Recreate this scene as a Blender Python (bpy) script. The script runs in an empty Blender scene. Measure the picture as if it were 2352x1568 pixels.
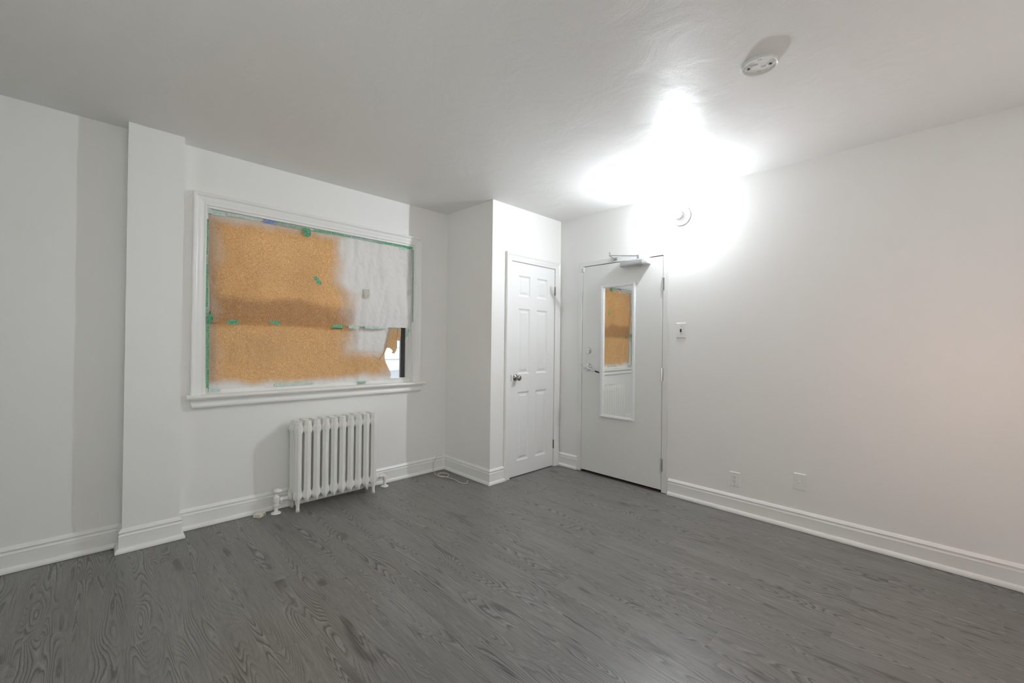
import bpy, bmesh, math, random
from mathutils import Vector, Matrix, noise

# ------------------------------------------------------------------ camera, world, exposure
scene = bpy.context.scene
COL = scene.collection
FPX = 973.434                                   # focal length in pixels of the 2352 px wide frame
cam_d = bpy.data.cameras.new('camera')
cam_d.sensor_width = 36.0
cam_d.lens = FPX / 2352.0 * 36.0
cam_d.clip_start = 0.02
cam = bpy.data.objects.new('camera', cam_d)
COL.objects.link(cam)
yaw, pitch, roll = 0.7748, 0.0054, 0.0122
fw = Vector((math.sin(yaw) * math.cos(pitch), math.cos(yaw) * math.cos(pitch), math.sin(pitch)))
rt = Vector((math.cos(yaw), -math.sin(yaw), 0.0))
up = rt.cross(fw)
r2 = rt * math.cos(roll) + up * math.sin(roll)
u2 = up * math.cos(roll) - rt * math.sin(roll)
M = Matrix((r2, u2, -fw)).transposed().to_4x4()
M.translation = Vector((0, 0, 1.285))
cam.matrix_world = M
scene.camera = cam

world = bpy.data.worlds.new('overcast_sky')
scene.world = world
world.use_nodes = True
wbg = world.node_tree.nodes['Background']
wbg.inputs[0].default_value = (1.0, 0.985, 0.97, 1)
wbg.inputs[1].default_value = 4.0

LAMP_STRENGTH = 3250.0                            # bare bulb on the right wall
WARM_FILL_STRENGTH = 85.0                           # unseen warm globe added behind the camera for its tint
LAMP_COLOR = (0.88, 0.945, 1.0)

# two unseen windows, added for fill, let daylight in: sample it through their openings
def portal(name, loc, rot, sx, sy):
    ld = bpy.data.lights.new(name, 'AREA')
    ld.shape = 'RECTANGLE'; ld.size = sx; ld.size_y = sy
    ld.cycles.is_portal = True
    o = bpy.data.objects.new(name, ld)
    COL.objects.link(o)
    o.location = loc; o.rotation_euler = rot
    return o
LW = (0.00, 1.90, 0.80, 2.25)                    # y0, y1, z0, z1 of the fill window added in the left wall
FW = (-0.50, 0.95, 0.85, 2.30)                   # x0, x1, z0, z1 of the fill window added behind the camera
portal('daylight_portal', ((FW[0] + FW[1]) / 2, -0.328 - 0.16, (FW[2] + FW[3]) / 2), (-math.pi / 2, 0, 0), FW[1] - FW[0], FW[3] - FW[2])
portal('daylight_portal', (-2.56, (LW[0] + LW[1]) / 2, (LW[2] + LW[3]) / 2), (0, -math.pi / 2, 0), LW[3] - LW[2], LW[1] - LW[0])

vs = scene.view_settings
vs.view_transform = 'Standard'
vs.look = 'None'
vs.exposure = 0.0
vs.gamma = 1.0
vs.use_curve_mapping = False
scene.cycles.max_bounces = 10
scene.cycles.diffuse_bounces = 6
scene.cycles.glossy_bounces = 5
scene.cycles.transparent_max_bounces = 10
scene.cycles.sample_clamp_indirect = 6.0
scene.cycles.use_denoising = True
scene.cycles.use_adaptive_sampling = True
scene.cycles.adaptive_threshold = 0.14

# ------------------------------------------------------------------ dimensions (metres)
H = 2.601
YW = 3.588        # window wall
XR = 3.548        # right wall
XC = 2.566        # closet side wall
YC = 2.891        # closet front wall
P0, P1, PY = 0.121, 0.393, 3.464   # boxed pipe chase on the window wall
XL, YF = -2.4, -0.328              # walls out of view
random.seed(7)

# ------------------------------------------------------------------ materials
def new_mat(name):
    m = bpy.data.materials.new(name)
    m.use_nodes = True
    nt = m.node_tree
    return m, nt, nt.nodes['Principled BSDF']

def N(nt, t, **kw):
    n = nt.nodes.new(t)
    for k, v in kw.items():
        if k.startswith('i_'):
            n.inputs[k[2:].replace('_', ' ')].default_value = v
        else:
            setattr(n, k, v)
    return n

def L(nt, a, b):
    nt.links.new(a, b)

def math_node(nt, op, a, b=None, c=None, clamp=False):
    n = nt.nodes.new('ShaderNodeMath')
    n.operation = op
    n.use_clamp = clamp
    for i, v in enumerate((a, b, c)):
        if v is None:
            continue
        if isinstance(v, (int, float)):
            n.inputs[i].default_value = v
        else:
            nt.links.new(v, n.inputs[i])
    return n.outputs[0]

def smooth(nt, v, lo, hi):
    n = nt.nodes.new('ShaderNodeMapRange')
    n.interpolation_type = 'SMOOTHSTEP'
    n.inputs['From Min'].default_value = lo
    n.inputs['From Max'].default_value = hi
    nt.links.new(v, n.inputs['Value'])
    return n.outputs['Result']

def mixc(nt, fac, a, b):
    n = nt.nodes.new('ShaderNodeMix')
    n.data_type = 'RGBA'
    for sock, v in ((n.inputs[0], fac), (n.inputs[6], a), (n.inputs[7], b)):
        if isinstance(v, (int, float)):
            sock.default_value = v
        elif isinstance(v, tuple):
            sock.default_value = v if len(v) == 4 else v + (1,)
        else:
            nt.links.new(v, sock)
    return n.outputs[2]

def paint(name, col, rough, bump=0.0, scale=220.0, big=0.0, spec=0.5):
    m, nt, p = new_mat(name)
    p.inputs['Base Color'].default_value = col + (1,)
    p.inputs['Roughness'].default_value = rough
    p.inputs['Specular IOR Level'].default_value = spec
    tc = N(nt, 'ShaderNodeTexCoord')
    if bump:
        n1 = N(nt, 'ShaderNodeTexNoise', i_Scale=scale, i_Detail=3.0)
        L(nt, tc.outputs['Object'], n1.inputs['Vector'])
        hgt = n1.outputs['Fac']
        if big:
            n2 = N(nt, 'ShaderNodeTexNoise', i_Scale=5.0, i_Detail=3.0, i_Distortion=0.6)
            L(nt, tc.outputs['Object'], n2.inputs['Vector'])
            hgt = math_node(nt, 'MULTIPLY_ADD', n2.outputs['Fac'], big, n1.outputs['Fac'])
        b = N(nt, 'ShaderNodeBump', i_Strength=bump, i_Distance=0.002)
        L(nt, hgt, b.inputs['Height'])
        L(nt, b.outputs['Normal'], p.inputs['Normal'])
    return m

def simple(name, col, rough=0.5, metal=0.0, spec=0.5):
    m, nt, p = new_mat(name)
    p.inputs['Base Color'].default_value = col + (1,)
    p.inputs['Roughness'].default_value = rough
    p.inputs['Metallic'].default_value = metal
    p.inputs['Specular IOR Level'].default_value = spec
    return m

MAT = {}
MAT['wall'] = paint('wall_paint', (0.872, 0.862, 0.842), 0.5, 0.10, 240.0, 4.0, 0.4)
MAT['ceiling'] = paint('ceiling_paint', (0.845, 0.838, 0.822), 0.43, 0.22, 150.0, 9.0, 0.22)
MAT['trim'] = paint('trim_paint', (0.88, 0.875, 0.855), 0.32, 0.05, 300.0)
MAT['door'] = paint('door_paint', (0.88, 0.88, 0.87), 0.38, 0.04, 300.0)
MAT['entry'] = paint('entry_door_paint', (0.80, 0.80, 0.775), 0.42, 0.05, 260.0, 1.0)
MAT['radiator'] = paint('radiator_enamel', (0.84, 0.83, 0.80), 0.34, 0.25, 120.0, 3.0)
MAT['plastic'] = simple('white_plastic', (0.83, 0.83, 0.82), 0.35)
MAT['plastic_warm'] = simple('ivory_plastic', (0.74, 0.70, 0.62), 0.45)
MAT['dark'] = simple('dark_slot', (0.012, 0.012, 0.012), 0.6)
MAT['chrome'] = simple('satin_chrome', (0.62, 0.63, 0.64), 0.22, 1.0)
MAT['nickel'] = simple('brushed_nickel', (0.36, 0.34, 0.32), 0.24, 1.0)
MAT['alu'] = simple('silver_closer_paint', (0.55, 0.57, 0.58), 0.38, 0.35)
MAT['threshold'] = simple('dark_threshold', (0.03, 0.018, 0.012), 0.5)
MAT['mirror'] = simple('mirror_silver', (0.90, 0.91, 0.90), 0.01, 1.0)
MAT['mirror_frame'] = simple('mirror_frame_white', (0.84, 0.85, 0.86), 0.35)
MAT['subfloor'] = simple('subfloor', (0.03, 0.03, 0.03), 0.9)
MAT['rubber'] = simple('window_gasket', (0.045, 0.048, 0.055), 0.35)
MAT['vinyl'] = simple('window_vinyl', (0.80, 0.80, 0.79), 0.35)
MAT['cable'] = simple('cable_jacket', (0.74, 0.72, 0.66), 0.45)
MAT['green_tip'] = simple('green_wire_tip', (0.05, 0.30, 0.16), 0.4)
MAT['debris'] = simple('paper_scrap', (0.30, 0.26, 0.21), 0.8)

def bulb_mat(name, strength, color):
    m, nt, p = new_mat(name)
    p.inputs['Base Color'].default_value = (0.9, 0.9, 0.9, 1)
    p.inputs['Emission Color'].default_value = color + (1,)
    p.inputs['Emission Strength'].default_value = strength
    return m
MAT['bulb'] = bulb_mat('bulb_glow', LAMP_STRENGTH, LAMP_COLOR)
MAT['bulb_low'] = bulb_mat('bulb_lower_globe', LAMP_STRENGTH * 0.008, LAMP_COLOR)
MAT['fill_globe'] = bulb_mat('fill_globe_glow', WARM_FILL_STRENGTH, (1.0, 0.58, 0.44))

def glass_mat():
    m, nt, p = new_mat('window_glass')
    nt.nodes.remove(p)
    out = nt.nodes['Material Output']
    tr = N(nt, 'ShaderNodeBsdfTransparent')
    tr.inputs[0].default_value = (0.93, 0.96, 0.95, 1)
    gl = N(nt, 'ShaderNodeBsdfGlossy')
    gl.inputs['Roughness'].default_value = 0.02
    fr = N(nt, 'ShaderNodeFresnel')
    mx = N(nt, 'ShaderNodeMixShader')
    L(nt, fr.outputs[0], mx.inputs[0]); L(nt, tr.outputs[0], mx.inputs[1]); L(nt, gl.outputs[0], mx.inputs[2])
    L(nt, mx.outputs[0], out.inputs[0])
    return m
MAT['glass'] = glass_mat()

def floor_mat():
    m, nt, p = new_mat('grey_oak_vinyl')
    tc = N(nt, 'ShaderNodeTexCoord')
    oi = N(nt, 'ShaderNodeObjectInfo')
    rnd = oi.outputs['Random']
    sep = N(nt, 'ShaderNodeSeparateXYZ')
    L(nt, tc.outputs['Object'], sep.inputs[0])
    x, y = sep.outputs[0], sep.outputs[1]
    rz = math_node(nt, 'MULTIPLY', rnd, 91.0)
    def vec(sx, sy):
        c = N(nt, 'ShaderNodeCombineXYZ')
        L(nt, math_node(nt, 'MULTIPLY', x, sx), c.inputs[0])
        L(nt, math_node(nt, 'MULTIPLY', y, sy), c.inputs[1])
        L(nt, rz, c.inputs[2])
        return c.outputs[0]
    def noi(v, scale, detail=2.0, rough=0.5, dist=0.0):
        n = N(nt, 'ShaderNodeTexNoise', i_Scale=scale, i_Detail=detail, i_Roughness=rough, i_Distortion=dist)
        L(nt, v, n.inputs['Vector'])
        return n.outputs['Fac']
    # cathedral grain: contour lines of a stretched height field
    f1 = noi(vec(1.0, 0.11), 11.5, 1.0, 0.30, 0.15)
    wob = noi(vec(1.0, 0.60), 48.0, 1.0)
    hgt = math_node(nt, 'MULTIPLY_ADD', wob, 0.016, f1)
    ph = math_node(nt, 'FRACT', math_node(nt, 'MULTIPLY', hgt, 27.0))
    line = math_node(nt, 'MULTIPLY', smooth(nt, ph, 0.52, 0.86), math_node(nt, 'SUBTRACT', 1.0, smooth(nt, ph, 0.88, 1.0)))
    light = math_node(nt, 'MULTIPLY', smooth(nt, ph, 0.0, 0.10), math_node(nt, 'SUBTRACT', 1.0, smooth(nt, ph, 0.12, 0.40)))
    msk = smooth(nt, noi(vec(1.0, 0.14), 12.0, 1.0), 0.40, 0.64)
    msk = math_node(nt, 'MULTIPLY_ADD', msk, 0.82, 0.18)
    # fine straight grain, streaks and knots
    fine = noi(vec(1.0, 0.035), 300.0, 2.0, 0.6)
    mid = noi(vec(1.0, 0.06), 55.0, 2.0, 0.6)
    broad = noi(vec(1.0, 0.16), 8.0, 1.0)
    knot = smooth(nt, noi(vec(1.0, 0.20), 13.0, 1.0, 0.4, 0.5), 0.66, 0.80)
    v = math_node(nt, 'MULTIPLY_ADD', fine, 0.62, 0.60)
    v = math_node(nt, 'MULTIPLY', v, math_node(nt, 'MULTIPLY_ADD', mid, 0.55, 0.78))
    v = math_node(nt, 'MULTIPLY', v, math_node(nt, 'MULTIPLY_ADD', broad, 0.40, 0.80))
    v = math_node(nt, 'MULTIPLY', v, math_node(nt, 'MULTIPLY_ADD', rnd, 0.10, 0.95))
    v = math_node(nt, 'MULTIPLY', v, math_node(nt, 'SUBTRACT', 1.0, math_node(nt, 'MULTIPLY', math_node(nt, 'MULTIPLY', line, msk), 0.60)))
    v = math_node(nt, 'MULTIPLY', v, math_node(nt, 'MULTIPLY_ADD', math_node(nt, 'MULTIPLY', light, msk), 0.32, 1.0))
    v = math_node(nt, 'MULTIPLY', v, math_node(nt, 'SUBTRACT', 1.0, math_node(nt, 'MULTIPLY', knot, 0.55)))
    tone = mixc(nt, broad, (0.196, 0.186, 0.174), (0.182, 0.177, 0.169))
    col = N(nt, 'ShaderNodeVectorMath', operation='SCALE')
    L(nt, tone, col.inputs[0]); L(nt, v, col.inputs['Scale'])
    L(nt, col.outputs[0], p.inputs['Base Color'])
    p.inputs['Roughness'].default_value = 0.33
    p.inputs['Specular IOR Level'].default_value = 0.6
    b = N(nt, 'ShaderNodeBump', i_Strength=0.35, i_Distance=0.0006)
    bh = math_node(nt, 'SUBTRACT', math_node(nt, 'MULTIPLY_ADD', fine, 0.8, mid), math_node(nt, 'MULTIPLY', line, 0.4))
    L(nt, bh, b.inputs['Height'])
    L(nt, b.outputs['Normal'], p.inputs['Normal'])
    return m
MAT['plank'] = floor_mat()

def kraft_mat(name, painted, trans=1.0):
    """kraft paper with white paint overspray; thin enough to let daylight through"""
    m, nt, p = new_mat(name)
    out = nt.nodes['Material Output']
    geo = N(nt, 'ShaderNodeNewGeometry')
    sep = N(nt, 'ShaderNodeSeparateXYZ')
    L(nt, geo.outputs['Position'], sep.inputs[0])
    x, z = sep.outputs[0], sep.outputs[2]
    def noi(scale, detail=2.0, rough=0.5):
        n = N(nt, 'ShaderNodeTexNoise', i_Scale=scale, i_Detail=detail, i_Roughness=rough)
        L(nt, geo.outputs['Position'], n.inputs['Vector'])
        return n.outputs['Fac']
    wob = math_node(nt, 'SUBTRACT', noi(4.5, 2.0), 0.5)
    spk = math_node(nt, 'SUBTRACT', noi(420.0, 2.0, 0.7), 0.5)
    wob = math_node(nt, 'MULTIPLY_ADD', spk, 0.30, wob)
    xw = math_node(nt, 'MULTIPLY_ADD', wob, 0.22, x)
    zw = math_node(nt, 'MULTIPLY_ADD', wob, 0.12, z)
    def inv(a):
        return math_node(nt, 'SUBTRACT', 1.0, a)
    def mul(*a):
        r = a[0]
        for q in a[1:]:
            r = math_node(nt, 'MULTIPLY', r, q)
        return r
    def mx(a, b):
        return math_node(nt, 'MAXIMUM', a, b)
    # painted patch of the upper sheet, of the lower sheet, and the sprayed rims
    up_p = mul(smooth(nt, xw, 1.36, 1.56), smooth(nt, math_node(nt, 'MULTIPLY_ADD', x, 0.75, zw), 2.75, 2.95), inv(smooth(nt, zw, 2.19, 2.24)))
    up_p = mul(up_p, smooth(nt, zw, 1.30, 1.40))
    lo_p = mul(smooth(nt, xw, 1.44, 1.66), smooth(nt, zw, 1.10, 1.24))
    rim_b = inv(smooth(nt, zw, 0.945, 1.02))
    rim_t = math_node(nt, 'MULTIPLY', smooth(nt, zw, 2.10, 2.19), 0.65)
    rim_l = math_node(nt, 'MULTIPLY', inv(smooth(nt, xw, 0.56, 0.66)), 0.28)
    corner = math_node(nt, 'MULTIPLY', mul(smooth(nt, xw, 1.80, 2.0), inv(smooth(nt, zw, 1.00, 1.10))), 0.7)
    msk = mx(mx(mx(up_p, lo_p), mx(rim_b, rim_t)), mx(rim_l, corner))
    msk = math_node(nt, 'MULTIPLY', msk, 0.93 if painted else 0.0)
    fib = noi(150.0, 3.0, 0.65)
    fleck = smooth(nt, fib, 0.36, 0.68)
    brown = mixc(nt, fleck, (0.58, 0.36, 0.18), (0.74, 0.48, 0.26))
    colr = mixc(nt, msk, brown, (0.86, 0.86, 0.86))
    L(nt, colr, p.inputs['Base Color'])
    p.inputs['Roughness'].default_value = 0.75
    p.inputs['Specular IOR Level'].default_value = 0.2
    trl = N(nt, 'ShaderNodeBsdfTranslucent')
    patch = smooth(nt, noi(2.6, 2.0, 0.5), 0.30, 0.66)
    tcol = mixc(nt, math_node(nt, 'MULTIPLY', math_node(nt, 'MULTIPLY_ADD', fleck, 0.75, 0.25), math_node(nt, 'MULTIPLY_ADD', patch, 0.45, 0.62)), (0.26, 0.11, 0.03), (0.86, 0.48, 0.20))
    L(nt, mixc(nt, math_node(nt, 'MULTIPLY', msk, 0.85), tcol, (0.12, 0.11, 0.10)), trl.inputs[0])
    bn = noi(26.0, 4.0, 0.6)
    b = N(nt, 'ShaderNodeBump', i_Strength=0.5, i_Distance=0.008)
    L(nt, bn, b.inputs['Height'])
    L(nt, b.outputs['Normal'], p.inputs['Normal'])
    ms = N(nt, 'ShaderNodeMixShader')
    L(nt, math_node(nt, 'MULTIPLY_ADD', msk, -0.30 * trans, 0.38 * trans), ms.inputs[0])
    L(nt, p.outputs[0], ms.inputs[1]); L(nt, trl.outputs[0], ms.inputs[2])
    L(nt, ms.outputs[0], out.inputs[0])
    return m
MAT['kraft'] = kraft_mat('kraft_paper', True)
MAT['kraft_lower'] = kraft_mat('kraft_paper_lower', True, 0.70)  # lower sheet, transmits less than the upper one
MAT['kraft_back'] = kraft_mat('kraft_paper_unpainted', False, 0.45)

def tape_mat(name, col, spray):
    m, nt, p = new_mat(name)
    tc = N(nt, 'ShaderNodeTexCoord')
    n = N(nt, 'ShaderNodeTexNoise', i_Scale=60.0, i_Detail=3.0)
    L(nt, tc.outputs['Object'], n.inputs['Vector'])
    f = smooth(nt, n.outputs['Fac'], 0.30, 0.70)
    c = mixc(nt, math_node(nt, 'MULTIPLY_ADD', f, 0.30, spray, clamp=True), col, (0.78, 0.82, 0.80))
    L(nt, c, p.inputs['Base Color'])
    p.inputs['Roughness'].default_value = 0.6
    return m
MAT['tape_green'] = tape_mat('green_masking_tape', (0.045, 0.35, 0.145), 0.0)
MAT['tape_mid'] = tape_mat('green_tape_light_overspray', (0.05, 0.30, 0.17), 0.22)
MAT['tape_pale'] = tape_mat('green_tape_heavy_overspray', (0.10, 0.36, 0.27), 0.52)
MAT['tape_blue'] = tape_mat('blue_masking_tape', (0.08, 0.17, 0.48), 0.05)
MAT['tape_kraft'] = tape_mat('beige_masking_tape', (0.50, 0.42, 0.30), 0.35)

# ------------------------------------------------------------------ mesh helpers
class MB:
    def __init__(self):
        self.v, self.f = [], []
    def raw(self, verts, faces):
        o = len(self.v)
        self.v += [tuple(p) for p in verts]
        self.f += [tuple(i + o for i in f) for f in faces]
        return self
    def box(self, x0, x1, y0, y1, z0, z1, bev=0.0, seg=2):
        if x0 > x1: x0, x1 = x1, x0
        if y0 > y1: y0, y1 = y1, y0
        if z0 > z1: z0, z1 = z1, z0
        vs_ = [(x0, y0, z0), (x1, y0, z0), (x1, y1, z0), (x0, y1, z0), (x0, y0, z1), (x1, y0, z1), (x1, y1, z1), (x0, y1, z1)]
        fs = [(0, 3, 2, 1), (4, 5, 6, 7), (0, 1, 5, 4), (1, 2, 6, 5), (2, 3, 7, 6), (3, 0, 4, 7)]
        if bev <= 0:
            return self.raw(vs_, fs)
        bm = bmesh.new()
        bv = [bm.verts.new(p) for p in vs_]
        for f in fs: bm.faces.new([bv[i] for i in f])
        bmesh.ops.bevel(bm, geom=list(bm.edges), offset=bev, segments=seg, profile=0.5, affect='EDGES')
        bm.verts.index_update()
        self.raw([v.co[:] for v in bm.verts], [[v.index for v in f.verts] for f in bm.faces])
        bm.free()
        return self
    def loft(self, rings, cap=True, closed=True):
        n = len(rings[0]); o = len(self.v)
        for r in rings: self.v += [tuple(p) for p in r]
        m = n if closed else n - 1
        for i in range(len(rings) - 1):
            for j in range(m):
                k = (j + 1) % n
                self.f.append((o + i * n + j, o + i * n + k, o + (i + 1) * n + k, o + (i + 1) * n + j))
        if cap:
            self.f.append(tuple(o + j for j in range(n))[::-1])
            self.f.append(tuple(o + (len(rings) - 1) * n + j for j in range(n)))
        return self
    def lathe(self, prof, org, axis, seg=24, cap=True):
        """prof: (radius, distance along axis)"""
        a = Vector(axis).normalized(); o = Vector(org)
        t = Vector((0, 0, 1)) if abs(a.z) < 0.9 else Vector((1, 0, 0))
        e1 = a.cross(t).normalized(); e2 = a.cross(e1)
        rings = []
        for r, d in prof:
            rings.append([o + a * d + (e1 * math.cos(2 * math.pi * k / seg) + e2 * math.sin(2 * math.pi * k / seg)) * max(r, 1e-5) for k in range(seg)])
        return self.loft(rings, cap)
    def cyl(self, p0, p1, r0, r1=None, seg=16):
        p0, p1 = Vector(p0), Vector(p1)
        d = (p1 - p0).length
        return self.lathe([(r0, 0), (r0 if r1 is None else r1, d)], p0, p1 - p0, seg)
    def tube(self, pts, r, seg=8):
        pts = [Vector(p) for p in pts]
        rings = []
        ref = Vector((0.13, 0.21, 0.97)).normalized()
        for i, p in enumerate(pts):
            d = (pts[min(i + 1, len(pts) - 1)] - pts[max(i - 1, 0)]).normalized()
            e1 = d.cross(ref)
            if e1.length < 1e-3: e1 = d.cross(Vector((1, 0, 0)))
            e1.normalize(); e2 = d.cross(e1)
            rr = r[i] if isinstance(r, (list, tuple)) else r
            rings.append([p + (e1 * math.cos(2 * math.pi * k / seg) + e2 * math.sin(2 * math.pi * k / seg)) * rr for k in range(seg)])
        return self.loft(rings)
    def ball(self, c, r, sx=1, sy=1, sz=1, seg=16, rings=10):
        prof = [(r * math.sin(math.pi * i / rings), -r * math.cos(math.pi * i / rings)) for i in range(rings + 1)]
        o = len(self.v)
        self.lathe(prof, (0, 0, 0), (0, 0, 1), seg, False)
        c = Vector(c)
        for i in range(o, len(self.v)):
            p = self.v[i]
            self.v[i] = (c.x + p[0] * sx, c.y + p[1] * sy, c.z + p[2] * sz)
        return self

ORIGIN = {}
def build(name, mb, mat, parent=None, origin=None, smooth_deg=None):
    if parent is not None:
        org = ORIGIN[parent.name]
    elif origin is not None:
        org = Vector(origin)
    else:
        xs = [p[0] for p in mb.v]; ys = [p[1] for p in mb.v]; zs = [p[2] for p in mb.v]
        org = Vector(((min(xs) + max(xs)) / 2, (min(ys) + max(ys)) / 2, min(zs)))
    me = bpy.data.meshes.new(name)
    me.from_pydata([(p[0] - org.x, p[1] - org.y, p[2] - org.z) for p in mb.v], [], mb.f)
    bm = bmesh.new(); bm.from_mesh(me)
    bmesh.ops.recalc_face_normals(bm, faces=bm.faces)
    bm.to_mesh(me); bm.free()
    me.materials.append(MAT[mat] if isinstance(mat, str) else mat)
    if smooth_deg:
        me.polygons.foreach_set('use_smooth', [True] * len(me.polygons))
        me.set_sharp_from_angle(angle=math.radians(smooth_deg))
    o = bpy.data.objects.new(name, me)
    COL.objects.link(o)
    if parent is not None:
        o.parent = parent
    else:
        o.location = org
    ORIGIN[o.name] = org
    return o

def empty(name, loc):
    o = bpy.data.objects.new(name, None)
    o.empty_display_size = 0.1
    COL.objects.link(o)
    o.location = loc
    ORIGIN[o.name] = Vector(loc)
    return o

def tag(o, label=None, cat=None, group=None, kind=None):
    if label: o['label'] = label
    if cat: o['category'] = cat
    if group: o['group'] = group
    if kind: o['kind'] = kind
    return o

def struct(o, label=None):
    return tag(o, label=label, kind='structure')

# ------------------------------------------------------------------ room shell
T = 0.16
# window wall: four blocks around the window opening
WX0, WX1, WZ0, WZ1 = 0.535, 2.172, 0.905, 2.207
m = MB()
m.box(XL - T, WX0, YW, YW + T, -0.05, H + 0.05)
m.box(WX1, XR + T, YW, YW + T, -0.05, H + 0.05)
m.box(WX0, WX1, YW, YW + T, -0.05, WZ0)
m.box(WX0, WX1, YW, YW + T, WZ1, H + 0.05)
struct(build('wall_back', m, 'wall'), 'white painted window wall')
m = MB().box(P0, P1, PY, YW + 0.01, 0, H + 0.02)
struct(build('wall_chase', m, 'wall'), 'white boxed pipe chase standing out from the window wall')
# closet walls
CD0, CD1, CDZ = 2.800, 3.470, 2.090      # closet door rough opening
m = MB().box(XC, XC + 0.1, YC + 0.1, YW + 0.01, 0, H + 0.02)
struct(build('wall_closet_side', m, 'wall'), 'white side wall of the corner closet')
m = MB()
m.box(XC, CD0, YC, YC + 0.1, 0, H + 0.02)
m.box(CD1, XR + 0.05, YC, YC + 0.1, 0, H + 0.02)
m.box(CD0, CD1, YC, YC + 0.1, CDZ, H + 0.02)
m.box(CD0, CD1, YC + 0.07, YC + 0.1, 0, CDZ)
struct(build('wall_closet_front', m, 'wall'), 'white closet front wall around the six panel door')
# right wall with entry door recess
ED0, ED1, EDZ = 1.700, 2.625, 2.108
m = MB()
m.box(XR, XR + T, YF - T, ED0, -0.05, H + 0.05)
m.box(XR, XR + T, ED1, YW + T, -0.05, H + 0.05)
m.box(XR, XR + T, ED0, ED1, EDZ, H + 0.05)
m.box(XR + 0.09, XR + T, ED0, ED1, -0.05, EDZ)
struct(build('wall_right', m, 'wall'), 'long white wall with the entry door')
m = MB()
m.box(XL - T, FW[0], YF - T, YF, -0.05, H + 0.05)
m.box(FW[1], XR + T, YF - T, YF, -0.05, H + 0.05)
m.box(FW[0], FW[1], YF - T, YF, -0.05, FW[2])
m.box(FW[0], FW[1], YF - T, YF, FW[3], H + 0.05)
struct(build('wall_front', m, 'wall'))
m = MB()
m.box(XL - T, XL, YF, LW[0], -0.05, H + 0.05)
m.box(XL - T, XL, LW[1], YW, -0.05, H + 0.05)
m.box(XL - T, XL, LW[0], LW[1], -0.05, LW[2])
m.box(XL - T, XL, LW[0], LW[1], LW[3], H + 0.05)
struct(build('wall_left', m, 'wall'))
m = MB().box(XL - T, XR + T, YF - T, YW + T, H, H + 0.12)
struct(build('ceiling', m, 'ceiling'), 'white painted plaster ceiling')

# floor: subfloor and single planks running along the right wall
m = MB().box(XL - T, XR + T, YF - T, YW + T, -0.06, -0.004)
floor = struct(build('floor', m, 'subfloor', origin=(0, 0, 0)), 'grey oak-look plank floor')
PW, PL = 0.15, 1.22
known = {1: 0.212, -1: 0.340, -4: 0.350, 0: -0.198, -2: 0.037, -14: 2.283, -16: 1.93}
cache = {}
def plank_mesh(w, l):
    key = (round(w, 4), round(l, 4))
    if key in cache:
        return cache[key]
    e = 0.0003
    x0, x1, y0, y1 = -w / 2 + 0.0001, w / 2 - 0.0001, -l / 2 + 0.0001, l / 2 - 0.0001
    v = [(x0, y0, -0.004), (x1, y0, -0.004), (x1, y1, -0.004), (x0, y1, -0.004),
         (x0, y0, -e), (x1, y0, -e), (x1, y1, -e), (x0, y1, -e),
         (x0 + e, y0 + e, 0), (x1 - e, y0 + e, 0), (x1 - e, y1 - e, 0), (x0 + e, y1 - e, 0)]
    f = [(8, 9, 10, 11)]
    for a, b in ((0, 4), (4, 8)):
        for j in range(4):
            k = (j + 1) % 4
            f.append((a + j, a + k, b + k, b + j))
    me = bpy.data.meshes.new('plank')
    me.from_pydata(v, [], f)
    me.materials.append(MAT['plank'])
    cache[key] = me
    return me
k0 = int(math.floor((XL - 2.939) / PW))
for k in range(k0, 5):
    xa, xb = 2.939 + PW * k, 2.939 + PW * (k + 1)
    xa, xb = max(xa, XL), min(xb, XR)
    if xb - xa < 0.005: continue
    seam = known.get(k, random.uniform(0, PL))
    ys = [seam + PL * j for j in range(-6, 7)]
    for j in range(len(ys) - 1):
        ya, yb = max(ys[j], YF), min(ys[j + 1], YW)
        if yb - ya < 0.01: continue
        o = bpy.data.objects.new('plank', plank_mesh(xb - xa, yb - ya))
        COL.objects.link(o)
        o.parent = floor
        o.location = ((xa + xb) / 2, (ya + yb) / 2, 0)

# ------------------------------------------------------------------ baseboards (profile: offset from wall, height)
BASE = [(0.0, 0.140), (0.004, 0.1395), (0.009, 0.134), (0.0165, 0.1225), (0.0165, 0.1195), (0.0125, 0.1165), (0.011, 0.112), (0.0125, 0.1065),
        (0.0165, 0.1025), (0.0175, 0.0985), (0.0160, 0.0965), (0.0150, 0.0950), (0.0155, 0.0935), (0.0155, 0.0), (0.0, 0.0)]
SHOE = [(0.0155, 0.030), (0.0185, 0.030), (0.0235, 0.0275), (0.0280, 0.022), (0.0310, 0.013), (0.0318, 0.002), (0.0155, 0.002)]
def baseboard(name, a, b, n, mit0, mit1):
    """a->b along the wall, n: unit normal into the room; mit: +1 outside mitre, -1 inside mitre, 0 butt"""
    a, b, n = Vector(a + (0,)), Vector(b + (0,)), Vector(n + (0,))
    d = (b - a).normalized()
    def ring(p, prof, end):
        return [p + n * off + d * (off * end) + Vector((0, 0, z)) for off, z in prof]
    o = build(name, MB().loft([ring(a, BASE, -mit0), ring(b, BASE, mit1)]), 'trim')
    struct(o)
    build('shoe_moulding', MB().loft([ring(a, SHOE, -mit0), ring(b, SHOE, mit1)]), 'trim', parent=o)
    return o
baseboard('baseboard_left', (XL, YW), (P0, YW), (0, -1), -1, -1)
baseboard('baseboard_chase_side', (P0, YW), (P0, PY), (-1, 0), -1, 1)
baseboard('baseboard_chase', (P0, PY), (P1, PY), (0, -1), 1, 1)
baseboard('baseboard_chase_return', (P1, PY), (P1, YW), (1, 0), 1, -1)
baseboard('baseboard_back', (P1, YW), (XC, YW), (0, -1), -1, -1)
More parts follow.
